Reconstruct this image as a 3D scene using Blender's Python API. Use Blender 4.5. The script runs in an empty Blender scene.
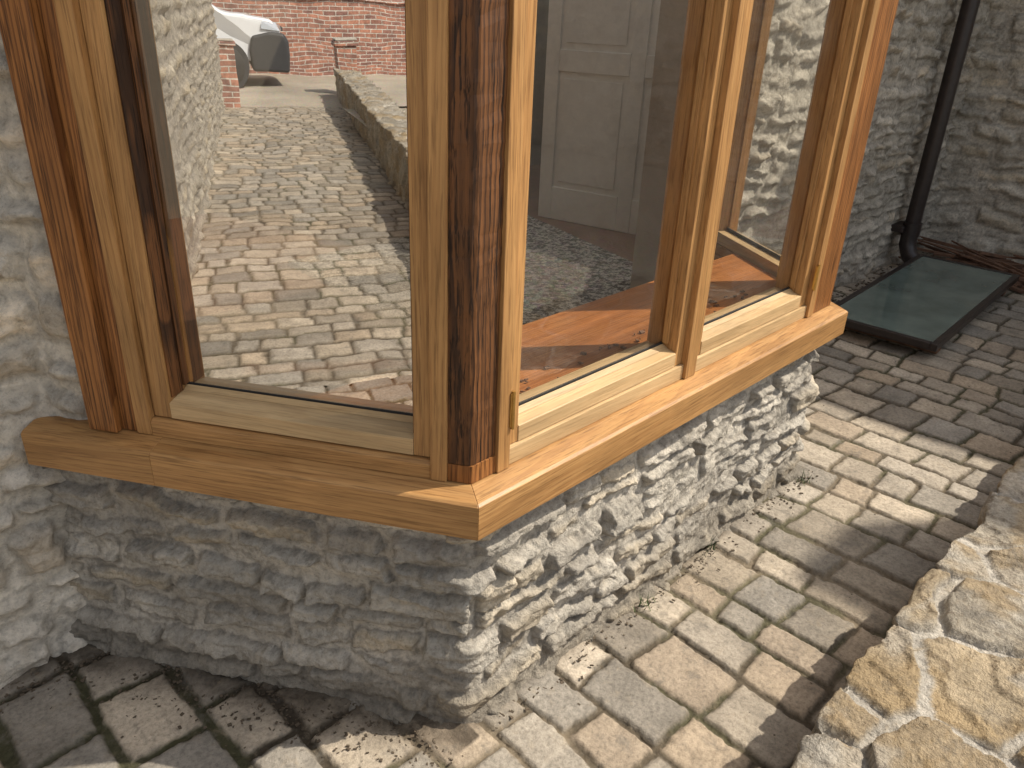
import bpy, math, random
import numpy as np
from mathutils import Vector, Matrix
random.seed(7); np.random.seed(7)
S=bpy.context.scene
S.view_settings.view_transform='Standard'; S.view_settings.look='None'; S.view_settings.exposure=0

# ---------------------------------------------------------------- helpers
def link(o,parent=None):
    S.collection.objects.link(o)
    if parent is not None: o.parent=parent
    return o
def empty(name):
    e=bpy.data.objects.new(name,None); e.empty_display_size=.1; return link(e)
def hsh(i,j,s):
    n=(i*374761393+j*668265263+s*1442695041)&0xffffffff
    n=((n^(n>>13))*1274126177)&0xffffffff
    return ((n^(n>>16))&0xffff)/65535.0
def vn(x,y,s=0):
    xi=np.floor(x).astype(np.int64); yi=np.floor(y).astype(np.int64)
    fx=x-xi; fy=y-yi; fx=fx*fx*(3-2*fx); fy=fy*fy*(3-2*fy)
    a=hsh(xi,yi,s); b=hsh(xi+1,yi,s); c=hsh(xi,yi+1,s); d=hsh(xi+1,yi+1,s)
    return (a*(1-fx)+b*fx)*(1-fy)+(c*(1-fx)+d*fx)*fy
def fbm(x,y,s=0,o=4):
    t=0;a=.5;w=0
    for k in range(o):
        t=t+a*vn(x*2**k+k*17.3,y*2**k+k*5.1,s+k); w+=a; a*=.5
    return t/w
def ridge(x,y,s=0,o=4):
    t=0;a=.5;w=0
    for k in range(o):
        t=t+a*(1-np.abs(2*vn(x*2**k+k*17.3,y*2**k+k*5.1,s+k)-1)); w+=a; a*=.5
    return t/w
def sm(x): x=np.clip(x,0,1); return x*x*(3-2*x)
def voron(u,v,seed,su,sv):
    U=u/su; V=v/sv; iu=np.floor(U).astype(np.int64); iv=np.floor(V).astype(np.int64)
    best=np.full(u.shape,1e9); bx=np.zeros_like(u); by=np.zeros_like(u); bi=np.zeros(u.shape,np.int64); bj=np.zeros(u.shape,np.int64)
    cand=[]
    for i in (-2,-1,0,1,2):
        for j in (-2,-1,0,1,2):
            a=iu+i; b=iv+j
            cx=(a+.12+.76*hsh(a,b,seed))*su; cy=(b+.12+.76*hsh(a,b,seed+1))*sv
            d=(cx-u)**2+(cy-v)**2; cand.append((cx,cy))
            m=d<best; best=np.where(m,d,best); bx=np.where(m,cx,bx); by=np.where(m,cy,by); bi=np.where(m,a,bi); bj=np.where(m,b,bj)
    e=np.full(u.shape,1e9)
    for cx,cy in cand:
        dx=cx-bx; dy=cy-by; l=np.hypot(dx,dy); ok=l>1e-6
        dd=((bx+cx)/2-u)*dx/np.maximum(l,1e-6)+((by+cy)/2-v)*dy/np.maximum(l,1e-6)
        e=np.where(ok,np.minimum(e,dd),e)
    R=np.stack([hsh(bi,bj,seed+k) for k in (5,6,7)],-1)
    return e,R,(u-bx)/su,(v-by)/sv
def rubble(u,v,seed,rh,sw,gap,rr,warp=.012,slant=.25,span=None,irr=.3,wob=.004):
    rng=np.random.RandomState(seed)
    if span is None: span=(u.min()-.6,u.max()+.6,v.min()-.4,v.max()+.4)
    uw=u+warp*2*(fbm(u*5,v*5,seed)-.5)+warp*.6*(fbm(u*30,v*30,seed+3)-.5)
    vw=v+warp*3.4*(fbm(u*2.6,v*1.5,seed+9,2)-.5)+warp*1.6*(fbm(u*9,v*9,seed+5)-.5)+warp*.6*(fbm(u*34,v*34,seed+6)-.5)
    b=[span[2]]
    while b[-1]<span[3]: b.append(b[-1]+rng.uniform(*rh))
    b=np.array(b); ri=np.clip(np.searchsorted(b,vw)-1,0,len(b)-2)
    e=np.zeros_like(u); R=np.zeros(u.shape+(3,)); qx=np.zeros_like(u); qy=np.zeros_like(u)
    for r in range(len(b)-1):
        ub=[span[0]-rng.uniform(0,.2)]
        while ub[-1]<span[1]: ub.append(ub[-1]+rng.uniform(*sw))
        ub=np.array(ub); tab=rng.rand(len(ub)+1,6); sl=2*rng.rand(len(ub)+1)-1
        m=ri==r
        if not m.any(): continue
        cy=(b[r]+b[r+1])/2; hy=(b[r+1]-b[r])/2
        py=vw[m]-cy
        uu=uw[m]+slant*py*(2*rng.rand()-1)
        k=np.clip(np.searchsorted(ub,uu)-1,0,len(ub)-2)
        cx=(ub[k]+ub[k+1])/2; hx=(ub[k+1]-ub[k])/2
        px=uu-cx
        hyk=hy*(1-irr*tab[k,3]); py2=py-(hy-hyk)*(2*tab[k,4]-1)+px*sl[k]*irr*.25
        hxk=hx*(1-irr*.3*tab[k,5])
        ax=np.abs(px)-(hxk-rr); ay=np.abs(py2)-(hyk-rr)
        d=np.hypot(np.maximum(ax,0),np.maximum(ay,0))+np.minimum(np.maximum(ax,ay),0)-rr
        e[m]=-d-gap/2; R[m]=tab[k,:3]; qx[m]=px/hx; qy[m]=py/hy
    e=e+wob*2*(fbm(u*45,v*45,seed+12,3)-.5)
    return e,R,qx,qy
def grid(name,P,C,mat,parent=None,flip=False):
    nv,nu=P.shape[:2]
    me=bpy.data.meshes.new(name)
    idx=np.arange(nv*nu).reshape(nv,nu)
    q=np.stack([idx[:-1,:-1],idx[:-1,1:],idx[1:,1:],idx[1:,:-1]],-1).reshape(-1,4)
    if flip: q=q[:,::-1]
    n=len(q)
    me.vertices.add(nv*nu); me.vertices.foreach_set('co',P.reshape(-1).astype(np.float32))
    me.loops.add(n*4); me.loops.foreach_set('vertex_index',q.reshape(-1).astype(np.int32))
    me.polygons.add(n); me.polygons.foreach_set('loop_start',np.arange(0,n*4,4,dtype=np.int32))
    me.polygons.foreach_set('loop_total',np.full(n,4,np.int32))
    me.update(calc_edges=True)
    me.polygons.foreach_set('use_smooth',np.ones(n,bool))
    at=me.color_attributes.new('Col','FLOAT_COLOR','POINT')
    c4=np.ones((nv*nu,4),np.float32); c4[:,:3]=np.clip(C.reshape(-1,3),0,1)
    at.data.foreach_set('color',c4.reshape(-1))
    me.materials.append(mat)
    return link(bpy.data.objects.new(name,me),parent)
def mesh(name,vs,fs,mat,parent=None,smooth=False,bevel=0,seg=2):
    me=bpy.data.meshes.new(name); me.from_pydata([tuple(v) for v in vs],[],fs)
    import bmesh
    bm=bmesh.new(); bm.from_mesh(me); bmesh.ops.recalc_face_normals(bm,faces=bm.faces); bm.to_mesh(me); bm.free()
    if mat: me.materials.append(mat)
    if smooth:
        for p in me.polygons: p.use_smooth=True
    o=link(bpy.data.objects.new(name,me),parent)
    if bevel:
        m=o.modifiers.new('b','BEVEL'); m.width=bevel; m.segments=seg; m.limit_method='ANGLE'; m.angle_limit=math.radians(25)
    return o
def box(name,x0,x1,y0,y1,z0,z1,mat,parent=None,bevel=0,seg=2):
    vs=[(x,y,z) for z in (z0,z1) for x,y in ((x0,y0),(x1,y0),(x1,y1),(x0,y1))]
    fs=[(0,3,2,1),(4,5,6,7),(0,1,5,4),(1,2,6,5),(2,3,7,6),(3,0,4,7)]
    return mesh(name,vs,fs,mat,parent,bevel=bevel,seg=seg)
def extr(name,prof,a0,a1,axis,mat,parent=None,bevel=0,seg=2):
    n=len(prof); vs=[]
    for a in (a0,a1):
        for p,q in prof:
            vs.append((a,p,q) if axis=='x' else (p,a,q) if axis=='y' else (p,q,a))
    fs=[tuple(range(n)),tuple(range(2*n-1,n-1,-1))]+[(i,(i+1)%n,n+(i+1)%n,n+i) for i in range(n)]
    return mesh(name,vs,fs,mat,parent,bevel=bevel,seg=seg)
def tube(name,pts,rad,mat,parent=None,n=20):
    vs=[];fs=[]
    pts=[Vector(p) for p in pts]
    if not hasattr(rad,'__len__'): rad=[rad]*len(pts)
    for i,p in enumerate(pts):
        t=(pts[min(i+1,len(pts)-1)]-pts[max(i-1,0)]).normalized()
        a=t.cross(Vector((0.3,1,.1))).normalized(); b=t.cross(a)
        for k in range(n):
            an=2*math.pi*k/n; vs.append(p+rad[i]*(a*math.cos(an)+b*math.sin(an)))
    for i in range(len(pts)-1):
        for k in range(n): fs.append((i*n+k,i*n+(k+1)%n,(i+1)*n+(k+1)%n,(i+1)*n+k))
    fs.append(tuple(range(n))); fs.append(tuple(range((len(pts)-1)*n,len(pts)*n)))
    o=mesh(name,vs,fs,mat,parent,smooth=True)
    m=o.modifiers.new('e','EDGE_SPLIT'); m.split_angle=math.radians(40)
    return o

# ---------------------------------------------------------------- materials
class NT:
    def __init__(s,name):
        s.m=bpy.data.materials.new(name); s.m.use_nodes=True; s.t=s.m.node_tree; s.t.nodes.clear()
        s.out=s.n('ShaderNodeOutputMaterial')
    def n(s,ty,**kw):
        nd=s.t.nodes.new(ty)
        for k,v in kw.items(): setattr(nd,k,v)
        return nd
    def l(s,a,b): s.t.links.new(a,b)
    def noise(s,vec,scale,detail=4,rough=.55,dist=0):
        nd=s.n('ShaderNodeTexNoise'); nd.inputs['Scale'].default_value=scale; nd.inputs['Detail'].default_value=detail
        nd.inputs['Roughness'].default_value=rough; nd.inputs['Distortion'].default_value=dist
        if vec is not None: s.l(vec,nd.inputs['Vector'])
        return nd.outputs['Fac']
    def mapr(s,v,a,b,c,d):
        nd=s.n('ShaderNodeMapRange')
        for k,x in zip(('From Min','From Max','To Min','To Max'),(a,b,c,d)): nd.inputs[k].default_value=x
        s.l(v,nd.inputs['Value']); return nd.outputs['Result']
    def math(s,op,a,b=None):
        nd=s.n('ShaderNodeMath',operation=op)
        for i,x in enumerate((a,b)):
            if x is None: continue
            if isinstance(x,(int,float)): nd.inputs[i].default_value=x
            else: s.l(x,nd.inputs[i])
        return nd.outputs[0]
    def ramp(s,v,stops):
        nd=s.n('ShaderNodeValToRGB'); el=nd.color_ramp.elements
        while len(el)<len(stops): el.new(.5)
        for e,(p,c) in zip(el,stops):
            e.position=p; e.color=(c,c,c,1) if isinstance(c,(int,float)) else tuple(c)+(1,)
        s.l(v,nd.inputs['Fac']); return nd.outputs['Color']
    def mix(s,f,a,b,mode='MIX'):
        nd=s.n('ShaderNodeMix',data_type='RGBA',blend_type=mode)
        ins=[nd.inputs[0],nd.inputs[6],nd.inputs[7]]
        for i,x in zip(ins,(f,a,b)):
            if isinstance(x,(int,float)): i.default_value=x if i is ins[0] else (x,x,x,1)
            elif isinstance(x,tuple): i.default_value=x+(1,)
            else: s.l(x,i)
        return nd.outputs[2]
    def bump(s,h,st,dist=.01,nrm=None):
        nd=s.n('ShaderNodeBump'); nd.inputs['Strength'].default_value=st; nd.inputs['Distance'].default_value=dist
        s.l(h,nd.inputs['Height'])
        if nrm is not None: s.l(nrm,nd.inputs['Normal'])
        return nd.outputs['Normal']
    def bsdf(s,col=None,rough=.8,nrm=None,**kw):
        b=s.n('ShaderNodeBsdfPrincipled')
        if isinstance(col,tuple): b.inputs['Base Color'].default_value=col+(1,)
        elif col is not None: s.l(col,b.inputs['Base Color'])
        if isinstance(rough,(int,float)): b.inputs['Roughness'].default_value=rough
        else: s.l(rough,b.inputs['Roughness'])
        if nrm is not None: s.l(nrm,b.inputs['Normal'])
        for k,v in kw.items(): b.inputs[k.replace('_',' ')].default_value=v
        s.l(b.outputs[0],s.out.inputs['Surface']); return b
    def obj(s): return s.n('ShaderNodeTexCoord').outputs['Object']
def vmul(N,vec,sc):
    m=N.n('ShaderNodeMapping'); m.inputs['Scale'].default_value=sc; N.l(vec,m.inputs['Vector']); return m.outputs[0]

def stone_mat(name,fine=1.0,rough=.9,spec=.2,bs=.5,stain=(.5,.42,.30),pit=.55,grey=.0):
    N=NT(name); o=N.obj()
    c=N.n('ShaderNodeAttribute',attribute_name='Col').outputs['Color']
    n1=N.noise(o,7*fine,5,.6); n2=N.noise(o,70*fine,6,.7); n3=N.noise(o,230*fine,3,.6); n4=N.noise(o,22*fine,6,.65,.6)
    n5=N.noise(o,13*fine,6,.72,.3)
    c=N.mix(1.0,c,N.ramp(n1,[(.25,.70),(.75,1.22)]),'MULTIPLY')
    c=N.mix(1.0,c,N.ramp(n2,[(.3,.62),(.5,1.0),(.72,1.24)]),'MULTIPLY')
    c=N.mix(N.ramp(n4,[(.56,0),(.70,.35)]),c,stain)
    c=N.mix(N.ramp(n5,[(.54,0),(.66,grey)]),c,(.17,.155,.13))
    c=N.mix(N.ramp(n3,[(.60,0),(.72,pit)]),c,(.08,.07,.055))
    h=N.math('ADD',N.math('MULTIPLY',n2,.8),N.math('ADD',N.math('MULTIPLY',n4,1.0),N.math('MULTIPLY',n3,.3)))
    N.bsdf(c,rough,N.bump(h,bs,.02),Specular_IOR_Level=spec); return N.m
M_stone=stone_mat('limestone_rubble',1.0,bs=.65,pit=.45,stain=(.58,.50,.38),grey=.6)
M_lime=stone_mat('limewashed_stone',.8,bs=.6,stain=(.60,.50,.37),pit=.3,grey=.3)
M_pave=stone_mat('tumbled_block_paving',1.3,rough=.85,bs=.35,stain=(.36,.29,.20),grey=.5)
M_flag=stone_mat('rugged_capping_stone',.9,bs=.9,stain=(.40,.29,.15),pit=.45,grey=.55)

def oak(name,ca,cb,cc,dark=.5,rough=.42,coat=.08,fig=.5,midf=.45):
    N=NT(name); g=N.n('ShaderNodeAttribute',attribute_name='gc').outputs['Vector']
    low=N.noise(vmul(N,g,(.9,9,9)),1.0,3,.5,.4)
    w=N.n('ShaderNodeTexWave',wave_type='BANDS',bands_direction='Y',wave_profile='SAW')
    w.inputs['Scale'].default_value=30; w.inputs['Distortion'].default_value=7; w.inputs['Detail'].default_value=2
    w.inputs['Detail Scale'].default_value=.6; w.inputs['Detail Roughness'].default_value=.45
    N.l(vmul(N,g,(.20,1.0,.7)),w.inputs['Vector'])
    pore=N.noise(vmul(N,g,(9,260,260)),1.0,3,.7)
    mid=N.noise(vmul(N,g,(2.4,80,80)),1.0,4,.6)
    c=N.mix(low,ca,cb)
    c=N.mix(N.ramp(w.outputs['Fac'],[(.0,.0),(.5,.06),(.80,fig),(.93,fig*1.2),(1,.03)]),c,cc)
    c=N.mix(N.ramp(mid,[(.36,midf),(.58,0)]),c,cc)
    c=N.mix(N.ramp(pore,[(.36,dark),(.50,0)]),c,tuple(x*.4 for x in cc))
    pat=N.noise(vmul(N,g,(3,14,14)),1.0,4,.6)
    c=N.mix(1.0,c,N.ramp(pat,[(.3,.76),(.7,1.16)]),'MULTIPLY')
    h=N.math('ADD',pore,N.math('MULTIPLY',mid,.6))
    b=N.bsdf(c,N.mapr(mid,.3,.7,rough-.06,rough+.14),N.bump(h,.25,.002),Specular_IOR_Level=.28)
    b.inputs['Coat Weight'].default_value=coat; b.inputs['Coat Roughness'].default_value=.3
    return N.m
M_oak=oak('oiled_new_oak',(.54,.31,.125),(.46,.245,.085),(.30,.14,.048),.5,fig=.32)
M_oakp=oak('pale_oak_bead',(.62,.45,.25),(.55,.37,.18),(.40,.24,.105),.3,fig=.22,midf=.3)
M_oako=oak('amber_old_oak',(.42,.185,.055),(.30,.115,.032),(.12,.042,.014),.8,.42,fig=.65)
M_oakd=oak('dark_weathered_oak',(.15,.060,.021),(.22,.092,.03),(.03,.014,.008),.95,.5,fig=.7)
M_board=oak('varnished_window_board',(.52,.21,.065),(.44,.165,.045),(.28,.09,.028),.4,.35,fig=.4)

def glass(name,fac,tint=(.9,.93,.9),wav=.02,film=.05):
    N=NT(name); o=N.obj()
    g=N.n('ShaderNodeBsdfGlossy'); g.inputs['Roughness'].default_value=0.0; g.inputs['Color'].default_value=(.97,.97,.95,1)
    N.l(N.bump(N.noise(o,7,2,.5),wav,.02),g.inputs['Normal'])
    t=N.n('ShaderNodeBsdfTransparent'); t.inputs['Color'].default_value=tint+(1,)
    lw=N.n('ShaderNodeLayerWeight'); lw.inputs['Blend'].default_value=.5
    f=N.math('MULTIPLY',N.math('POWER',lw.outputs['Facing'],5.0),.9)   # symmetric Schlick term for a thin sheet
    mx=N.n('ShaderNodeMixShader'); N.l(N.math('MINIMUM',N.math('ADD',f,fac),.96),mx.inputs[0])
    N.l(t.outputs[0],mx.inputs[1]); N.l(g.outputs[0],mx.inputs[2])
    d=N.n('ShaderNodeBsdfDiffuse'); d.inputs['Color'].default_value=(.6,.56,.5,1)
    m2=N.n('ShaderNodeMixShader'); N.l(N.ramp(N.noise(o,3.5,6,.7),[(.42,.004),(.75,film)]),m2.inputs[0])
    N.l(mx.outputs[0],m2.inputs[1]); N.l(d.outputs[0],m2.inputs[2]); N.l(m2.outputs[0],N.out.inputs['Surface'])
    return N.m
M_glassL=glass('coated_window_glass',.62,(.50,.48,.45),.012,.02)
M_glass=glass('window_glass',.11,(.97,.97,.95),.012,.05)

def plain(name,col,rough=.6,nz=.15,sc=20,bs=.1,**kw):
    N=NT(name); o=N.obj(); n=N.noise(o,sc,5,.6)
    c=N.mix(1.0,col,N.ramp(n,[(.25,1-nz),(.75,1+nz)]),'MULTIPLY')
    N.bsdf(c,rough,N.bump(n,bs,.01),**kw); return N.m
M_white=plain('white_painted_timber',(.80,.77,.70),.5,.05)
M_cream=plain('cream_plaster',(.45,.41,.34),.8,.08)
M_iron=plain('black_brown_cast_iron',(.028,.020,.018),.38,.3,30)
M_brass=plain('brass',(.55,.36,.12),.35,.15,60,Metallic=1.0)
M_floor=plain('brown_floorboards',(.22,.10,.055),.4,.3,5)
M_rub=plain('black_rubber',(.02,.02,.02),.7)
M_soil=plain('soil_debris',(.10,.075,.05),.95,.5,60,.6)
M_lead=plain('lead_sheet',(.18,.18,.19),.6,.2,4)
M_tile=plain('clay_roof_tiles',(.20,.13,.09),.85,.4,9,.4)
M_twig=plain('dead_wood_strips',(.16,.085,.05),.85,.5,18,.4)
M_vwhite=plain('white_van_paint',(.72,.73,.74),.22,.02)
M_vdark=plain('dark_van_plastic',(.03,.032,.036),.5,.1)
M_vglass=plain('van_window_glass',(.02,.025,.03),.06,.02)
M_chrome=plain('headlamp_lens',(.5,.52,.55),.1,.05,Metallic=.6)
M_oldpane=plain('dusty_green_glass_pane',(.13,.17,.15),.10,.4,4,.02,Specular_IOR_Level=1.0)
M_mort=plain('lime_mortar',(.42,.38,.32),.95,.2,30,.5)

N=NT('speckled_rug'); o=N.obj(); v=N.noise(o,38,3,.8)
N.bsdf(N.ramp(v,[(.42,(.05,.045,.04)),(.5,(.25,.23,.20)),(.57,(.66,.62,.55))]),.95,N.bump(v,.5,.01)); M_rug=N.m
N=NT('gravel'); o=N.obj()
vo=N.n('ShaderNodeTexVoronoi'); vo.inputs['Scale'].default_value=45; N.l(o,vo.inputs['Vector'])
c=N.mix(.35,(.50,.43,.33),vo.outputs['Color'],'MULTIPLY'); c=N.mix(1.0,c,N.ramp(N.noise(o,.6,5,.6),[(.3,.8),(.7,1.3)]),'MULTIPLY')
N.bsdf(c,.95,N.bump(vo.outputs['Distance'],.7,.02)); M_grav=N.m
N=NT('grass_ground'); o=N.obj(); v=N.noise(o,3,8,.7)
N.bsdf(N.ramp(v,[(.3,(.035,.05,.015)),(.7,(.09,.10,.04))]),.95,N.bump(v,.6,.05)); M_grass=N.m
def brickmat():
    N=NT('red_brickwork'); o=N.obj(); s=N.n('ShaderNodeSeparateXYZ'); N.l(o,s.inputs[0]); cb=N.n('ShaderNodeCombineXYZ')
    N.l(N.math('ADD',s.outputs[0],s.outputs[1]),cb.inputs[0]); N.l(s.outputs[2],cb.inputs[1])
    b=N.n('ShaderNodeTexBrick'); N.l(cb.outputs[0],b.inputs['Vector'])
    b.inputs['Scale'].default_value=1; b.inputs['Brick Width'].default_value=.225; b.inputs['Row Height'].default_value=.075
    b.inputs['Mortar Size'].default_value=.008; b.inputs['Color1'].default_value=(.42,.19,.125,1); b.inputs['Color2'].default_value=(.20,.10,.085,1)
    b.inputs['Mortar'].default_value=(.50,.46,.40,1); b.inputs['Bias'].default_value=-.1
    c=N.mix(1.0,b.outputs['Color'],N.ramp(N.noise(o,9,6,.8),[(.3,.5),(.5,1.0),(.72,1.7)]),'MULTIPLY')
    N.bsdf(c,.9,N.bump(N.math('SUBTRACT',N.noise(o,60,3),b.outputs['Fac']),.6,.01)); return N.m
M_brick=brickmat()
N=NT('hedge_leaf'); o=N.obj(); v=N.noise(o,2.5,3,.6); N.bsdf(N.ramp(v,[(.3,(.02,.04,.012)),(.7,(.08,.12,.03))]),.6); M_leaf=N.m

# ---------------------------------------------------------------- key geometry (metres)
A=math.radians(58); CO,SI=math.cos(A),math.sin(A); COT=1/math.tan(math.radians(61)); L=1.56
ML=Matrix.Rotation(-A,4,'Z'); MF=Matrix.Identity(4); MR=Matrix.Translation((L,0,0))@Matrix.Rotation(A,4,'Z')
def Lw(t,d): return np.array([-CO*t+SI*d, SI*t+CO*d])
def Rw(t,d): return np.array([L+CO*t-SI*d, SI*t+CO*d])

bay=empty('bay_window')
def prism(name,Mx,prof,x0,x1,mat,k0=0,k1=0,grain='x',bevel=.0015,parent=bay):
    n=len(prof); vs=[(x0+k0*d,d,z) for d,z in prof]+[(x1+k1*d,d,z) for d,z in prof]
    fs=[tuple(range(n)),tuple(range(2*n-1,n-1,-1))]+[(i,(i+1)%n,n+(i+1)%n,n+i) for i in range(n)]
    o=mesh(name,vs,fs,mat,parent,bevel=bevel)
    r=[random.uniform(-9,9) for _ in range(3)]; sk=random.uniform(-.05,.05)
    at=o.data.attributes.new('gc','FLOAT_VECTOR','POINT')
    for i,v in enumerate(o.data.vertices):
        c=v.co
        g=(c.x,c.z+c.x*sk,c.y) if grain=='x' else (c.z,c.x+c.z*sk,c.y)
        at.data[i].vector=(g[0]+r[0],g[1]+r[1],g[2]+r[2])
    o.matrix_world=Mx
    return o
def rect(d0,d1,z0,z1): return [(d0,z0),(d1,z0),(d1,z1),(d0,z1)]
TOP=2.22
sp=[(0,.524),(.16,.524),(.16,.612),(.045,.609),(.006,.600),(0,.595)]
prism('sill_return_piece',ML,sp,-.950,-.6602,M_oak,bevel=.0012)
prism('sill_side_piece',ML,sp,-.66,-.0002,M_oak,0,-COT,bevel=.0012)
prism('sill_front_piece',MF,sp,.0002,L-.0002,M_oak,COT,-COT,bevel=.0012)
prism('sill_side_piece',MR,sp,.0002,.96,M_oak,COT,0,bevel=.0012)
def verticals(Mx,lst):
    for nm,x0,x1,d0,d1,mt in lst:
        prism(nm,Mx,rect(d0,d1,.6105,TOP),x0,x1,mt,grain='z')
def window(Mx,g0,g1,s0,s1,gm,gd=.100,reveal=None):
    prism('sash_stile',Mx,rect(.060,.145,.648,TOP-.07),s0,g0,M_oak,grain='z')
    prism('sash_stile',Mx,rect(.060,.145,.648,TOP-.07),g1,s1,M_oak,grain='z')
    prism('sash_bottom_rail',Mx,[(.0585,.648),(.145,.648),(.145,.688),(.086,.688),(.0585,.682)],g0+.0005,g1-.0005,M_oakp)
    prism('sash_top_rail',Mx,rect(.062,.145,TOP-.12,TOP-.07),g0+.0005,g1-.0005,M_oak)
    prism('glazing_bead_bottom',Mx,[(gd-.016,.6885),(gd-.002,.6885),(gd-.002,.696)],g0+.001,g1-.001,M_oakp,bevel=.001)
    for a,b in ((g0+.0005,g0+.008),(g1-.008,g1-.0005)):
        prism('glazing_bead_side',Mx,rect(gd-.018,gd-.002,.7005,TOP-.12),a,b,reveal or M_oak,grain='z',bevel=.0015)
        if reveal: prism('stile_reveal',Mx,rect(.068,gd-.0185,.690,TOP-.12),a if a<(g0+g1)/2 else b-.003,a+.003 if a<(g0+g1)/2 else b,reveal,grain='z',bevel=.0005)  # dark strip paints in the shade on the inner side of the stile
    o=mesh('glass_pane',[(g0-.004,gd,.66),(g1+.004,gd,.66),(g1+.004,gd,TOP-.08),(g0-.004,gd,TOP-.08)],[(0,1,2,3)],gm,bay); o.matrix_world=Mx
    prism('gasket',Mx,[(gd-.001,.684),(gd+.004,.684),(gd+.004,.6995),(gd-.001,.6995)],g0,g1,M_rub,bevel=0)
verticals(ML,[('old_oak_jamb_post',-.815,-.752,.034,.16,M_oako),
              ('frame_jamb',-.7515,-.716,.052,.155,M_oako),('frame_jamb_inner',-.7155,-.6825,.046,.15,M_oak),
              ('frame_jamb_inner',-.1045,-.0735,.044,.15,M_oak)])
window(ML,-.642,-.141,-.681,-.106,M_glassL,gd=.122,reveal=M_oakd)
prism('frame_bottom_rail',ML,[(.047,.6095),(.15,.6095),(.15,.6455),(.055,.6455),(.047,.640)],-.682,-.105,M_oak)
prism('frame_head',ML,rect(.046,.15,TOP-.068,TOP),-.682,-.105,M_oak)
verticals(MF,[('frame_jamb_inner',.0895,.121,.044,.15,M_oak),('mullion',.7205,.7645,.044,.15,M_oak),('frame_jamb_inner',1.366,1.400,.044,.15,M_oak)])
window(MF,.157,.690,.122,.7195,M_glass); window(MF,.800,1.330,.7655,1.365,M_glass)
for a,b in ((.1215,.72),(.765,1.3655)):
    prism('frame_bottom_rail',MF,[(.052,.6095),(.15,.6095),(.15,.6465),(.052,.6465)],a,b,M_oakp)
    prism('frame_head',MF,rect(.046,.15,TOP-.068,TOP),a,b,M_oak)
verticals(MR,[('frame_jamb_inner',.0735,.1045,.044,.15,M_oak),('frame_jamb_inner',.6825,.7515,.046,.15,M_oak),('old_oak_jamb_post',.752,.812,.036,.16,M_oako)])
window(MR,.141,.632,.106,.681,M_glass)
prism('frame_bottom_rail',MR,[(.047,.6095),(.15,.6095),(.15,.6455),(.055,.6455),(.047,.640)],.105,.682,M_oak)
prism('frame_head',MR,rect(.046,.15,TOP-.068,TOP),.105,.682,M_oak)
def cpost(name,pl,z0,z1,mat,jit=0):
    n=len(pl); nz=2 if not jit else 90; vs=[];fs=[]
    for k in range(nz):
        z=z0+(z1-z0)*k/(nz-1)
        for p in pl: vs.append((p[0]+random.uniform(-jit,jit),p[1]+random.uniform(-jit,jit),z))
    for k in range(nz-1):
        for i in range(n): fs.append((k*n+i,k*n+(i+1)%n,(k+1)*n+(i+1)%n,(k+1)*n+i))
    fs+= [tuple(range(n)),tuple(range((nz-1)*n,nz*n))]
    o=mesh(name,vs,fs,mat,bay,bevel=.0015 if not jit else 0)
    at=o.data.attributes.new('gc','FLOAT_VECTOR','POINT')
    for i,v in enumerate(o.data.vertices): at.data[i].vector=(v.co.z+3.3,v.co.x+v.co.y*.3+1,v.co.y+2)
    return o
d=.052
pl=[Lw(.0732,d),Lw(COT*d+.005,d),(COT*d+.005,d),(.0892,d),(.0892,.15),(COT*.16,.16),Lw(.0732,.15)]
cpost('dark_corner_post',pl,.648,TOP,M_oakd,.0009)
d=.050
pl=[Lw(.0730,d),Lw(COT*d+.003,d),(COT*d+.003,d),(.0890,d),(.0890,.15),(COT*.16,.16),Lw(.0730,.15)]
cpost('post_foot_repair',pl,.6105,.647,M_oako)
d=.050
pr=[(1.4005,d),(L-COT*d,d),Rw(.0732,d),Rw(.0732,.15),(L-COT*.16,.16),(1.4005,.15)]
cpost('amber_corner_post',pr,.6105,TOP,M_oako)
def hinge(Mx,x,z):
    prism('brass_hinge',Mx,rect(.041,.0475,z,z+.07),x-.006,x+.006,M_brass,bevel=.001)
    o=tube('brass_hinge_knuckle',[(x,.041,z-.004),(x,.041,z+.074)],.0035,M_brass,bay,12); o.matrix_world=Mx
for x in (.1218,1.3655): hinge(MF,x,.70); hinge(MF,x,1.95)
def baypoly(dd,back=.98):
    c=COT*dd; y=back
    tl=(y-CO*dd)/SI
    a=Lw(tl,dd); b=Rw(tl,dd)
    return [tuple(a),(c,dd),(L-c,dd),tuple(b)]
extr('bay_roof_fascia',baypoly(-.02,.86),TOP+.0,TOP+.16,'z',M_oak,bay,bevel=.004)
extr('bay_roof_lead',baypoly(-.06,.86),TOP+.162,TOP+.20,'z',M_lead,bay,bevel=.006)
o=extr('window_board',baypoly(.151,.47),.620,.655,'z',M_board,bay,bevel=.003)
at=o.data.attributes.new('gc','FLOAT_VECTOR','POINT')
for i,v in enumerate(o.data.vertices): at.data[i].vector=(v.co.x*.6,v.co.y,v.co.z)
extr('inner_plinth_lining',baypoly(.155,.34),.10,.615,'z',M_cream,bay)
extr('bay_floor',baypoly(.16,.93),.03,.10,'z',M_floor,bay)

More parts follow.
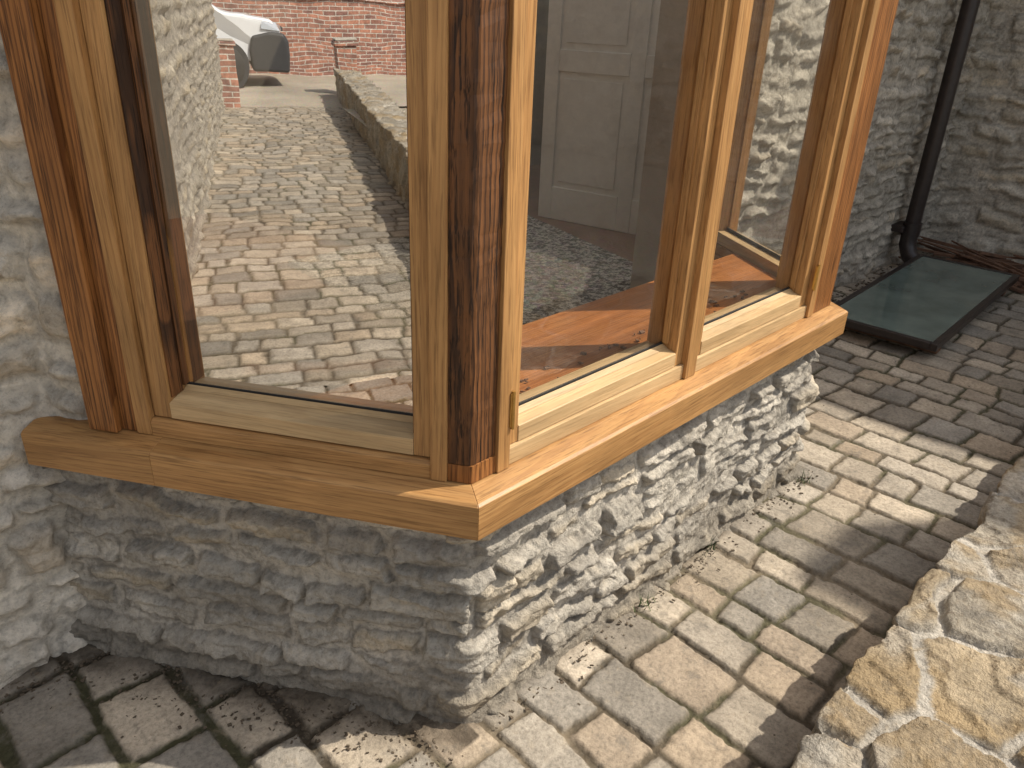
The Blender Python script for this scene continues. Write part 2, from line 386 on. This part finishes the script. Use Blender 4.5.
# ---------------------------------------------------------------- stonework generator
def colour(R,e,bev,pal,mort,crev):
    k=(R[...,0:1]*.6+R[...,1:2]*.4)
    c=np.array(pal[0])*(1-k)+np.array(pal[1])*k
    oc=(R[...,2:3]>.78)*.6
    c=c*(1-oc)+np.array(pal[2])*oc
    c=c*(.74+.46*R[...,1:2])
    s=sm(e/bev)[...,None]
    c=np.array(mort)*(1-s)+c*s
    g=np.exp(-((e+.001)/(bev*.5))**2)[...,None]*crev
    return c*(1-g)+np.array((.08,.068,.055))*g
def relief(U,Z,e,R,qx,qy,bev,amp,seed,fx=1.0):
    s=sm(e/bev)
    st=amp*(.25+.75*R[...,0])+amp*.55*((R[...,1]-.5)*qx+(R[...,2]-.45)*qy)
    st=st+amp*1.15*(fbm(U*15*fx,Z*27*fx,seed+20,5)-.5)+amp*.5*(ridge(U*11*fx,Z*40*fx,seed+25,3)-.6)
    mo=amp*.10+amp*.55*(fbm(U*22*fx,Z*22*fx,seed+33,4)-.5)
    h=mo*(1-s)+np.maximum(st,mo-.002)*s
    return h+amp*.2*(fbm(U*85*fx,Z*85*fx,seed+30,2)-.5),s
def polypath(pts,u):
    pts=np.array(pts,float); seg=np.hypot(*np.diff(pts,axis=0).T); cum=np.concatenate([[0],np.cumsum(seg)])
    return np.interp(u,cum,pts[:,0]),np.interp(u,cum,pts[:,1]),cum[-1]
def wallstrip(name,pts,z0,z1,res,seed,rh,sw,gap,rr,bev,amp,pal,mort,crev,mat,parent,warp=.012,lump=0,roundc=.02,foot=0,slant=.25,fx=1.0,irr=.35,wob=.004,damp=0):
    _,_,T=polypath(pts,np.array([0.]))
    nu=int(T/res)+2; nz=int((z1-z0)/res)+2
    u=np.linspace(0,T,nu); z=np.linspace(z0,z1,nz); U,Z=np.meshgrid(u,z)
    X=0;Y=0;off=np.linspace(-roundc,roundc,7)
    for o_ in off:
        x,y,_=polypath(pts,np.clip(U+o_,0,T)); X=X+x/7; Y=Y+y/7
    dx=np.gradient(X,axis=1); dy=np.gradient(Y,axis=1); ln=np.hypot(dx,dy)+1e-9
    nx,ny=dy/ln,-dx/ln
    e,R,qx,qy=rubble(U,Z,seed,rh,sw,gap,rr,warp,slant,irr=irr,wob=wob)
    h,s=relief(U,Z,e,R,qx,qy,bev,amp,seed,fx)
    h=h+lump*(fbm(U*3,Z*4,seed+40,3)-.5)
    h=h+foot*np.clip(1-(Z-z0)/.25,0,1)**2
    C=colour(R,e,bev,pal,mort,crev)
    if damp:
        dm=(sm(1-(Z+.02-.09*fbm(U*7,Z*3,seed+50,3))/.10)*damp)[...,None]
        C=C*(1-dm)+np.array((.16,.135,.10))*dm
        st=(sm((fbm(U*4,Z*7,seed+60,4)-.52)*7)*.35)[...,None]
        C=C*(1-st)+np.array((.26,.235,.20))*st
    P=np.stack([X+nx*h,Y+ny*h,Z],-1)
    return grid(name,P,C,mat,parent)
PAL=[(.62,.565,.475),(.44,.40,.335),(.55,.455,.32)]
pp=baypoly(.062,.95)
wallstrip('bay_stone_plinth',pp,-.03,.5235,.0042,14,(.040,.098),(.09,.30),.007,.010,.008,.030,PAL,(.56,.51,.43),.5,M_stone,None,warp=.021,roundc=.012,foot=.03,lump=.035,irr=.48,wob=.008,damp=.6)

# ---------------------------------------------------------------- house
house=empty('stone_house')
PALL=[(.74,.67,.56),(.60,.54,.45),(.66,.55,.41)]
res=.006
up=[tuple(Lw(.808,.060)),tuple(Lw(.86,.050)),tuple(Lw(.93,.064)),(-.62,.845),(-1.6,.80)]
lo=[(-.33,.845),(-.44,.845),(-.50,.845),(-.62,.84),(-1.6,.80)]
Tn=1.30; nu=int(Tn/res); zs=np.linspace(-.03,2.6,int(2.63/res/1.15)); us=np.linspace(0,1,nu)
U,Z=np.meshgrid(us,zs)
def bypar(pts,u):
    _,_,T=polypath(pts,np.array([0.])); X=0;Y=0
    for o_ in np.linspace(-.03,.03,7):
        x,y,_=polypath(pts,np.clip(u*T+o_,0,T)); X=X+x/7; Y=Y+y/7
    return X,Y
xa,ya=bypar(up,U); xb,yb=bypar(lo,U); w=sm((Z-.49)/.10)
X=xa*w+xb*(1-w); Y=ya*w+yb*(1-w)
e,R,qx,qy=rubble(U*Tn,Z,31,(.06,.15),(.10,.30),.012,.02,.03,.3,irr=.45,wob=.008)
h,s=relief(U*Tn,Z,e,R,qx,qy,.016,.034,31,.7)
h=h*(.35+.65*sm(U*Tn/.06))+.030*(fbm(U*Tn*5,Z*5,77,4)-.5)-.004
dx=np.gradient(X,axis=1); dy=np.gradient(Y,axis=1); ln=np.hypot(dx,dy)+1e-9
C=colour(R,e,.016,PALL,(.70,.64,.54),.34)
patch=sm((fbm(U*Tn*4,Z*4,91,4)-.50)*6)[...,None]; C=C*(1-.4*patch)+np.array((.44,.38,.31))*.4*patch
P=np.stack([X-dy/ln*h,Y+dx/ln*h,Z],-1)
grid('limewashed_wall',P,C,M_lime,house,flip=True)
wallstrip('side_wall',[(-10.7,.45),(-1.55,.802)],-.03,2.6,.020,41,(.06,.14),(.10,.34),.012,.02,.03,.036,[(.56,.50,.40),(.42,.37,.29),(.50,.41,.28)],(.48,.43,.36),.4,M_stone,house,lump=.05,fx=.6)
wallstrip('end_wall_far',[(-10.69,5),(-10.7,.45)],-.03,2.6,.05,42,(.07,.15),(.12,.36),.016,.03,.03,.03,PAL,(.40,.37,.31),.3,M_stone,house,fx=.3)
wallstrip('far_front_wall',[(1.93,.845),(5.06,.845)],-.03,2.6,.0095,51,(.045,.12),(.09,.36),.010,.014,.014,.032,[(.62,.56,.46),(.48,.43,.355),(.56,.46,.33)],(.52,.47,.39),.42,M_stone,house,lump=.05,warp=.028,irr=.45,fx=.7,wob=.006)
wallstrip('wall_above_bay',[(-.7,.85),(2.1,.85)],2.36,2.66,.03,52,(.05,.11),(.10,.34),.012,.02,.022,.028,PAL,(.38,.35,.3),.5,M_stone,house,fx=.4)
box('backing_left',-10.6,-.36,.90,1.15,0,2.6,M_cream,house)
box('backing_right',2.03,5.05,.93,1.15,0,2.6,M_cream,house)
box('lintel',-.40,2.05,.88,1.15,2.2,2.6,M_cream,house)
box('interior_back_wall',-2.0,5.05,4.2,4.35,0,3.6,M_cream,house)
box('interior_left_wall',-2.1,-2.0,1.15,4.2,0,3.0,M_cream,house)
box('interior_floor',-2,5.05,.932,4.2,.035,.097,M_floor,house)
def roofpanel(nm,x0,x1,mat):
    mesh(nm,[(x0,.62,2.58),(x1,.62,2.58),(x1,4.4,4.3),(x0,4.4,4.3),(x0,.62,2.66),(x1,.62,2.66),(x1,4.4,4.38),(x0,4.4,4.38)],
      [(0,3,2,1),(4,5,6,7),(0,1,5,4),(1,2,6,5),(2,3,7,6),(3,0,4,7)],mat,house)
roofpanel('roof_slope_left',-10.9,1.4,M_tile); roofpanel('roof_slope_right',4.0,5.4,M_tile)
mesh('added_roof_light',[(1.4,.62,2.62),(4.0,.62,2.62),(4.0,4.4,4.34),(1.4,4.4,4.34)],[(0,1,2,3)],M_glass,house)  # unseen glazed opening, added to brighten the room and its door
wing=empty('stone_wing')
EV=3.75
wallstrip('wing_wall',[(5.05,.90),(5.05,-4.5)],-.03,EV-.02,.015,61,(.05,.14),(.10,.38),.012,.016,.018,.036,[(.74,.67,.55),(.60,.54,.44),(.68,.57,.41)],(.66,.60,.50),.36,M_stone,wing,lump=.06,warp=.03,irr=.45,fx=.6,wob=.007)
box('wing_core',5.10,10,-4.48,4.6,0,EV-.1,M_mort,wing)
mesh('wing_roof',[(4.92,-4.6,EV),(7.6,-4.6,EV+1.5),(10.2,-4.6,EV),(4.92,4.7,EV),(7.6,4.7,EV+1.5),(10.2,4.7,EV)],[(0,1,2),(3,5,4),(0,3,4,1),(1,4,5,2),(0,2,5,3)],M_tile,wing)
box('added_shadow_chimney',5.25,5.60,-3.46,-3.16,EV-.3,5.75,M_brick,wing,bevel=.01)  # unseen stack, added to throw a shadow patch onto the paving

door=empty('white_panel_door')
Md=Matrix.Translation((3.50,1.55,.10))@Matrix.Rotation(math.radians(101),4,'Z')
def dpart(nm,x0,x1,y0,y1,z0,z1,m,bv=.004):
    o=box(nm,x0,x1,y0,y1,z0,z1,m,door,bevel=bv); o.matrix_world=Md
dpart('door_leaf',0,1.3,.0,.03,0,2.2,M_white)
for a,b in ((0,.1),(.60,.70),(1.2,1.3)): dpart('stile',a,b,.0305,.042,0,2.2,M_white)
for a,b in ((0,.22),(.95,1.08),(2.1,2.2)):
    for p,q in ((.1005,.5995),(.7005,1.1995)): dpart('rail',p,q,.0305,.042,a,b,M_white)
for p,q in ((.14,.56),(.74,1.16)):
    for a,b in ((.26,.91),(1.12,2.06)): dpart('raised_panel',p,q,.0305,.036,a,b,M_white,.003)
dpart('door_handle',.08,.11,.043,.075,.98,1.1,M_iron)
rv=[(1.2,.95),(2.62,1.05),(3.15,2.9),(1.3,2.9)]
extr('speckled_rug',rv,.104,.116,'z',M_rug,None,bevel=.004)

# ---------------------------------------------------------------- ground
g=mesh('ground',[(-150,-150,-.05),(150,-150,-.05),(150,150,-.05),(-150,150,-.05)],[(0,1,2,3)],M_grass)
def paving(name,x0,x1,y0f,y1f,res,parent=None,amp=.008,soft=.006):
    nx=int((x1-x0)/res)+1; ny=int(1.6/res)+1
    xs=np.linspace(x0,x1,nx); V=np.linspace(0,1,ny)
    X,T=np.meshgrid(xs,V); Y=y0f(X)*(1-T)+y1f(X)*T
    e,R,qx,qy=rubble(Y,X,5,(.105,.170),(.11,.235),.004,.009,.012,.14,span=(-2.2,1.6,-11.5,5.6),irr=.08,wob=.0035)
    wide=sm((-.05-X)/.2)*sm((X+1.2)/.3)*sm((Y+.15)/.3)
    e=e-.002*wide-.0022*fbm(X*12,Y*12,3,2)
    s=sm(e/soft)
    h=s*amp+s*.0026*((R[...,1]-.5)*qx+(R[...,2]-.5)*qy)*2+s*.004*(R[...,0]-.5)+.003*(fbm(X*26,Y*26,8,4)-.5)*s+.0022*(fbm(X*150,Y*150,9,2)-.5)
    h=h-amp
    chip=sm((fbm(X*40,Y*40,18,3)-.55)*8)*np.exp(-(e/.012)**2); h=h-chip*.004
    h=h+.012*(fbm(X*1.5,Y*1.5,13,2)-.5)
    k=R[...,0:1]
    c=np.array((.50,.42,.32))*(1-k)+np.array((.33,.30,.255))*k
    c=c*(.66+.52*R[...,1:2]); rb=(R[...,2:3]>.82)*.5; c=c*(1-rb)+np.array((.46,.35,.24))*rb
    far=sm((X-1.2)/1.0)[...,None]
    soil=np.array((.10,.08,.055))*(1-wide[...,None]*.4)
    sand=sm((fbm(X*2.5,Y*2.5,15,3)-.42)*6)[...,None]*(1-wide[...,None])*(1-far*.8)
    moss=sm((fbm(X*5,Y*5,35,3)-.50)*8)[...,None]*.5
    soil=soil*(1-sand*.5)+np.array((.28,.225,.155))*sand*.5
    soil=soil*(1-moss)+np.array((.075,.08,.035))*moss
    c=c*(1-.12*sand)+np.array((.48,.40,.29))*.12*sand
    grime=np.exp(-(e/.010)**2)[...,None]*.35
    c=c*(1-grime)+np.array((.14,.115,.08))*grime
    s3=s[...,None]; C=soil*(1-s3)+c*s3
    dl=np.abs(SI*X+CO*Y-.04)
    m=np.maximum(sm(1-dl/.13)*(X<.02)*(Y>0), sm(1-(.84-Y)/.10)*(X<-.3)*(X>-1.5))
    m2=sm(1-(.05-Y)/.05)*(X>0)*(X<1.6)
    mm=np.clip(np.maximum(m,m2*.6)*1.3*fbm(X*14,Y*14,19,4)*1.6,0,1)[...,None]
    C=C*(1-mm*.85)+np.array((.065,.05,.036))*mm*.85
    blotch=(wide*sm((fbm(X*6,Y*6,45,4)-.45)*5))[...,None]*.25  # patchy darker tone on the pavers left of the bay
    C=C*(1-blotch)+np.array((.10,.085,.065))*blotch
    h=h+mm[...,0]*.006*(fbm(X*80,Y*80,29,3))
    grid(name,np.stack([X,Y,h],-1),C,M_pave,parent)
pv=empty('block_paving')
paving('near_courses',-1.6,5.1,lambda x:-.60+0*x,lambda x:.88+0*x,.0052,pv)
paving('path_courses',-11.0,-1.596,lambda x:-1.0-.30*(np.clip(-x-1.6,0,9.4)/9.4),lambda x:.86-.38*(np.clip(-x-1.6,0,9.4)/9.4),.013,pv,amp=.009,soft=.009)
mesh('gravel_drive',[(-40,-20,-.006),(-10.95,-20,-.006),(-10.95,20,-.006),(-40,20,-.006)],[(0,1,2,3)],M_grav)
mesh('garden_gravel_bed',[(-9,-20,.20),(5.0,-20,.20),(5.0,-.95,.20),(-9,-.95,.20)],[(0,1,2,3)],M_grav)

# ---------------------------------------------------------------- low stone wall
def lowwall(name,xa,xb,yf,hz,width,res,parent,seed,su,sv,ragged,k=1.0,flat=False):
    L_=hz+width+hz; nu=int((xb-xa)/res)+1; nv=int(L_/res)+1
    u=np.linspace(xa,xb,nu); v=np.linspace(0,L_,nv); U,V=np.meshgrid(u,v)
    def sec(V):
        return np.interp(V,[0,hz,hz+width,L_],[0,0,-width,-width]), np.interp(V,[0,hz,hz+width,L_],[0,hz,hz,0])
    y=0;z=0
    for o_ in np.linspace(-.008,.008,5):
        a,b=sec(np.clip(V+o_,0,L_)); y=y+a/5; z=z+b/5
    dy=np.gradient(y,axis=0); dz=np.gradient(z,axis=0); ln=np.hypot(dy,dz)+1e-9
    ny,nz=dz/ln,-dy/ln
    wu=.05*(fbm(U*6,V*6,seed+50,5)-.5); wv=.05*(fbm(U*6,V*6,seed+51,5)-.5)
    e,R,qx,qy=voron(U+wu,V+wv,seed,su,sv)
    e=e-.009+.014*(fbm(U*26,V*26,seed+52,4)-.5)
    s=sm(e/.005)
    tr=fbm(U*5.5+R[...,0]*9,V*5.5,seed+7,5)*6.5+(R[...,1]-.5)*2.5*qx+(R[...,2]-.5)*2.5*qy
    fr=tr-np.floor(tr); led=np.floor(tr)+sm((fr-.88)*8)
    st=.003+.007*R[...,0]+.0062*(led-3)+.006*(fbm(U*16,V*16,seed+1,5)-.5)
    st=np.clip(st,-.004,.026)
    mo=-.006+.012*(fbm(U*12,V*12,seed+3,5)-.5)
    h=mo*(1-s)+np.maximum(st,mo-.002)*s+.0045*(fbm(U*55,V*55,seed+2,3)-.5)-.008
    rg=ragged*(fbm(U*4,V*2,seed+4,5)-.5)*2*np.exp(-((V-hz)/.12)**2)
    C=colour(R,e,.005,[(.50,.44,.345),(.36,.315,.25),(.44,.33,.19)],(.58,.53,.45),.30)
    s3=s[...,None]
    edge=((fr>.88)*1.0)[...,None]*s3; C=C*(1-edge*.45)+np.array((.17,.125,.08))*edge*.45
    och=sm((fbm(U*5,V*5,seed+8,4)-.50)*9)[...,None]*s3
    C=C*(1-och*.5)+np.array((.38,.26,.12))*och*.5
    lic=sm((fbm(U*9+7,V*9,seed+28,4)-.54)*10)[...,None]*s3; C=C*(1-lic*.5)+np.array((.52,.48,.41))*lic*.5
    P=np.stack([U+0*h,yf(U)+y+ny*h*k+rg,z+nz*h*k],-1)
    return grid(name,P,C,M_flag,parent,flip=False)
lw=empty('low_stone_wall')
lowwall('near_wall_run',-1.6,5.0,lambda x:-.555+0*x,.285,.46,.0050,lw,79,.235,.20,.05)
lowwall('far_wall_run',-12.3,-1.59,lambda x:-.56-.07*np.clip(-x-1.6,0,11),.42,.36,.022,lw,75,.24,.16,.05,1.6)

bw=empty('brick_boundary_wall')
box('wall_body',-16.75,-16.5,-12,9,-.05,1.40,M_brick,bw)
extr('coping',[(-16.8,1.402),(-16.45,1.402),(-16.47,1.45),(-16.62,1.48),(-16.78,1.45)],-12,9,'y',M_brick,bw)
def pier(x,y,h):
    p=empty('brick_pier')
    box('shaft',x-.16,x+.16,y-.16,y+.16,-.02,h,M_brick,p,bevel=.008)
    box('cap_course',x-.19,x+.19,y-.19,y+.19,h+.002,h+.07,M_brick,p,bevel=.01)
    extr('cap_top',[(x-.17,y-.17),(x+.17,y-.17),(x+.17,y+.17),(x-.17,y+.17)],h+.072,h+.10,'z',M_mort,p,bevel=.012)
pier(-10.95,.40,.80); pier(-12.7,-1.55,.78)

# ---------------------------------------------------------------- van
van=empty('parked_van')
W=.93
prof=[(0.02,.38),(-.02,.72),(.05,.98),(.20,1.08),(.95,1.20),(1.10,1.26),(1.72,1.80),(1.95,1.91),(3.0,1.95),(4.75,1.93),(4.90,1.75),(4.95,.38)]
def inset(z): return .0 if z<1.05 else (z-1.05)*.17
n=len(prof); vs=[]
for sx in (-1,1):
    for (yy,zz) in prof:
        nose=max(0,.5-yy)*.18
        vs.append((sx*(W-inset(zz)-nose),yy,zz))
fs=[tuple(range(n)),tuple(range(2*n-1,n-1,-1))]+[(i,(i+1)%n,n+(i+1)%n,n+i) for i in range(n)]
mesh('body',vs,fs,M_vwhite,van,bevel=.05,seg=4)
extr('front_bumper',[(-.07,.24),(-.11,.55),(-.09,.74),(-.02,.88),(.22,.90),(.52,.84),(.58,.60),(.56,.24)],-W-.012,W+.012,'x',M_vdark,van,bevel=.05,seg=3)
box('side_skirt',-W-.012,W+.012,1.5,3.5,.26,.42,M_vdark,van,bevel=.02)
extr('rear_bumper',[(4.3,.28),(4.98,.28),(5.02,.5),(4.95,.62),(4.35,.6)],-W-.01,W+.01,'x',M_vdark,van,bevel=.03)
box('grille',-.45,.45,-.045,.02,.90,.97,M_vdark,van,bevel=.01)
for sx in (-1,1):
    f=lambda z: sx*(W+.004-inset(z))
    for pts in ([(1.30,1.25),(1.86,1.72),(2.35,1.74),(2.35,1.22)],[(2.45,1.22),(2.45,1.74),(3.4,1.76),(3.4,1.24)]):
        mesh('side_window',[(f(z),y,z) for y,z in pts]+[(f(z)-sx*.02,y,z) for y,z in pts],[(0,1,2,3),(7,6,5,4),(0,4,5,1),(1,5,6,2),(2,6,7,3),(3,7,4,0)],M_vglass,van)
    mesh('headlamp',[(sx*.50,-.02,.93),(sx*.87,.03,.91),(sx*.915,.36,.96),(sx*.905,.34,1.06),(sx*.82,.10,1.04),(sx*.52,.02,1.0)],[(0,1,4,5),(1,2,3,4)],M_chrome,van)
    for yy in (1.02,4.0):
        tube('wheel_arch',[(sx*(W-.25),yy,.36),(sx*(W+.006),yy,.36)],.41,M_vdark,van,36)
        tube('tyre',[(sx*(W-.22),yy,.33),(sx*(W-.2),yy,.33),(sx*(W+.0),yy,.33),(sx*(W+.022),yy,.33)],[.30,.33,.33,.30],M_rub,van,36)
        tube('wheel_hub',[(sx*(W),yy,.33),(sx*(W+.03),yy,.33),(sx*(W+.036),yy,.33)],[.19,.18,.08],M_iron,van,30)
    box('door_mirror',min(sx*(W+.02),sx*(W+.2)),max(sx*(W+.02),sx*(W+.2)),1.38,1.48,1.2,1.42,M_vdark,van,bevel=.03)
ws=[(-.70,1.15,1.30),(.70,1.15,1.30),(.62,1.70,1.79),(-.62,1.70,1.79)]
mesh('windscreen',[(x,y-.012,z+.012) for x,y,z in ws]+[(x,y+.01,z-.01) for x,y,z in ws],[(0,1,2,3),(7,6,5,4),(0,4,5,1),(1,5,6,2),(2,6,7,3),(3,7,4,0)],M_vglass,van)
van.location=(-14.75,-.66,0)

# ---------------------------------------------------------------- downpipe
dp=empty('cast_iron_downpipe')
px,py=4.38,.74
tube('pipe',[(px,py,.20),(px,py,2.55)],.045,M_iron,dp)
tube('shoe',[(px,py,.24),(px,py,.16),(px-.01,py-.03,.10),(px-.03,py-.10,.05)],[.050,.050,.050,.052],M_iron,dp)
for z in (.22,2.3):
    tube('collar',[(px,py,z),(px,py,z+.08)],.055,M_iron,dp); box('bracket',px-.09,px+.09,py+.02,py+.10,z+.02,z+.06,M_iron,dp,bevel=.006)
box('drain_surround',px-.16,px+.12,py-.26,py+.02,-.02,.02,M_mort,dp,bevel=.01)

# ---------------------------------------------------------------- old glazed unit
pn=empty('discarded_window_pane')
Mp=Matrix.Translation((2.93,.06,.055))@Matrix.Rotation(math.radians(1.5),4,'Z')@Matrix.Rotation(math.radians(-1.0),4,'Y')
def pp_(nm,*a,bevel=.003,m=M_iron):
    o=box(nm,*a,m,pn,bevel=bevel); o.matrix_world=Mp
LX,LY=1.48,.56
pp_('edge_frame_a',0,LX,0,.03,0,.035); pp_('edge_frame_b',0,LX,LY-.03,LY,0,.035)
pp_('edge_frame_c',0,.03,.0305,LY-.0305,0,.035); pp_('edge_frame_d',LX-.03,LX,.0305,LY-.0305,0,.035)
pp_('glass_sheet',.028,LX-.028,.028,LY-.028,.012,.031,m=M_oldpane,bevel=0)
for x in (.12,1.28): pp_('bearer',x,x+.06,.02,LY-.02,-.055,-.001,m=M_twig)

# ---------------------------------------------------------------- debris
def addbox(c,ax,l,w,h_,vs,fs):
    M=Matrix.Translation(c)@ax
    b=len(vs)
    for dz in (-h_,h_):
        for a,bb in ((-l,-w),(l,-w),(l,w),(-l,w)):
            vs.append(M@Vector((a*random.uniform(.9,1),bb*random.uniform(.7,1),dz)))
    for f in [(0,3,2,1),(4,5,6,7),(0,1,5,4),(1,2,6,5),(2,3,7,6),(3,0,4,7)]: fs.append(tuple(b+i for i in f))
vs=[];fs=[]
for i in range(110):
    x=random.uniform(4.50,4.97); y=random.uniform(-.5,.72); hh=.13*max(.1,(x-4.4)/.6)
    ax=Matrix.Rotation(random.uniform(1.0,2.1),4,'Z')@Matrix.Rotation(random.uniform(-.12,.12),4,'Y')
    addbox(Vector((x,y,random.uniform(.015,hh))),ax,random.uniform(.08,.32),random.uniform(.006,.022),random.uniform(.004,.009),vs,fs)
mesh('timber_debris_pile',vs,fs,M_twig)
vs=[];fs=[]
def bit(x,y,z,s):
    ax=Matrix.Rotation(random.uniform(0,6.3),4,'Z')@Matrix.Rotation(random.uniform(-.4,.4),4,'X')
    addbox(Vector((x,y,z)),ax,s,s*random.uniform(.3,.9),s*.25,vs,fs)
for i in range(900):
    t=random.uniform(.03,.98); q=Lw(t,.04-abs(random.gauss(0,.07))); bit(q[0],q[1],.002,random.uniform(.0012,.0045))
for i in range(200):
    bit(random.uniform(.05,1.6),.02-abs(random.gauss(0,.03)),.002,random.uniform(.0015,.005))
for i in range(260):
    bit(random.uniform(-1.0,-.4),.83-abs(random.gauss(0,.05)),.002,random.uniform(.0015,.005))
for i in range(250):
    bit(random.uniform(2.0,5),.80-abs(random.gauss(0,.08)),.003,random.uniform(.003,.010))
for i in range(300):
    bit(random.uniform(-1,4),random.uniform(-.5,.7),.001,random.uniform(.001,.003))
mesh('leaf_litter',vs,fs,M_soil)
vs=[];fs=[]
for i in range(60):
    bit(random.uniform(.2,1.4),random.uniform(.16,.24),.659,random.uniform(.002,.008))
mesh('dry_leaf_crumbs',vs,fs,M_twig)
vs=[];fs=[]
for (cx,cy) in ((.62,.0),(.95,.01),(1.52,.0),(1.75,.5),(2.4,.74)):
    for k in range(26):
        a=random.uniform(0,6.3); l=random.uniform(.012,.04); x=cx+random.gauss(0,.02); y=cy+random.gauss(0,.012)
        b=len(vs); w=.0018
        vs+= [(x-w*math.sin(a),y+w*math.cos(a),0),(x+w*math.sin(a),y-w*math.cos(a),0),(x+l*.6*math.cos(a),y+l*.6*math.sin(a),l)]
        fs.append((b,b+1,b+2))
mesh('weed_tufts',vs,fs,M_leaf)
def hedge(x0,x1,y0,y1,z1,nq):
    c=np.random.rand(nq,3)*[x1-x0,y1-y0,z1]+[x0,y0,.0]
    c[:,2]=c[:,2]*(.85+.3*vn(c[:,0]*1.3,c[:,1]*1.3,4))
    vs=[];fs=[]
    for p in c:
        a=np.random.randn(3); a/=np.linalg.norm(a); b=np.cross(a,np.random.randn(3)); b/=np.linalg.norm(b); s=.07
        k=len(vs); vs+= [p-a*s,p+b*s*.6,p+a*s,p-b*s*.6]; fs.append((k,k+1,k+2,k+3))
    return mesh('hedge',vs,fs,M_leaf)
hedge(-10,4.9,-7.2,-6.2,1.9,9000); hedge(-19,-17.4,-12,9,2.0,9000)

# ---------------------------------------------------------------- camera
az=math.radians(43.7); p=math.radians(25.7); r=math.radians(2.38)
v=Vector((math.cos(az),math.sin(az),0)); Rr=Vector((math.sin(az),-math.cos(az),0))
F=v*math.cos(p)+Vector((0,0,-math.sin(p))); Up=v*math.sin(p)+Vector((0,0,math.cos(p)))
X=Rr*math.cos(r)+Up*math.sin(r); Yc=-Rr*math.sin(r)+Up*math.cos(r)
cam=bpy.data.cameras.new('camera'); co=link(bpy.data.objects.new('camera',cam))
co.matrix_world=Matrix((( X.x,Yc.x,-F.x,-.80),(X.y,Yc.y,-F.y,-.834),(X.z,Yc.z,-F.z,1.40),(0,0,0,1)))
cam.lens=27.42; cam.sensor_width=36; cam.clip_start=.02; cam.clip_end=500
S.camera=co
# ---------------------------------------------------------------- light
el=math.radians(48); sd=Vector((.82*math.cos(el),-.572*math.cos(el),math.sin(el)))
W_=bpy.data.worlds.new('World'); S.world=W_; W_.use_nodes=True; t=W_.node_tree
sky=t.nodes.new('ShaderNodeTexSky'); sky.sky_type='NISHITA'; sky.sun_disc=False; sky.sun_elevation=el; sky.sun_rotation=math.atan2(.82,-.572)
sky.dust_density=2.5; sky.ozone_density=.6
hs=t.nodes.new('ShaderNodeHueSaturation'); hs.inputs['Saturation'].default_value=.36; hs.inputs['Value'].default_value=1.3
bg=t.nodes['Background']; t.links.new(sky.outputs[0],hs.inputs['Color']); t.links.new(hs.outputs[0],bg.inputs[0]); bg.inputs[1].default_value=.15
sl=bpy.data.lights.new('sun','SUN'); sl.energy=5.0; sl.angle=math.radians(.5); sl.color=(1,.92,.80)
so=link(bpy.data.objects.new('sun',sl)); so.rotation_euler=(-sd).to_track_quat('-Z','Y').to_euler(); so.location=(3,-4,6)
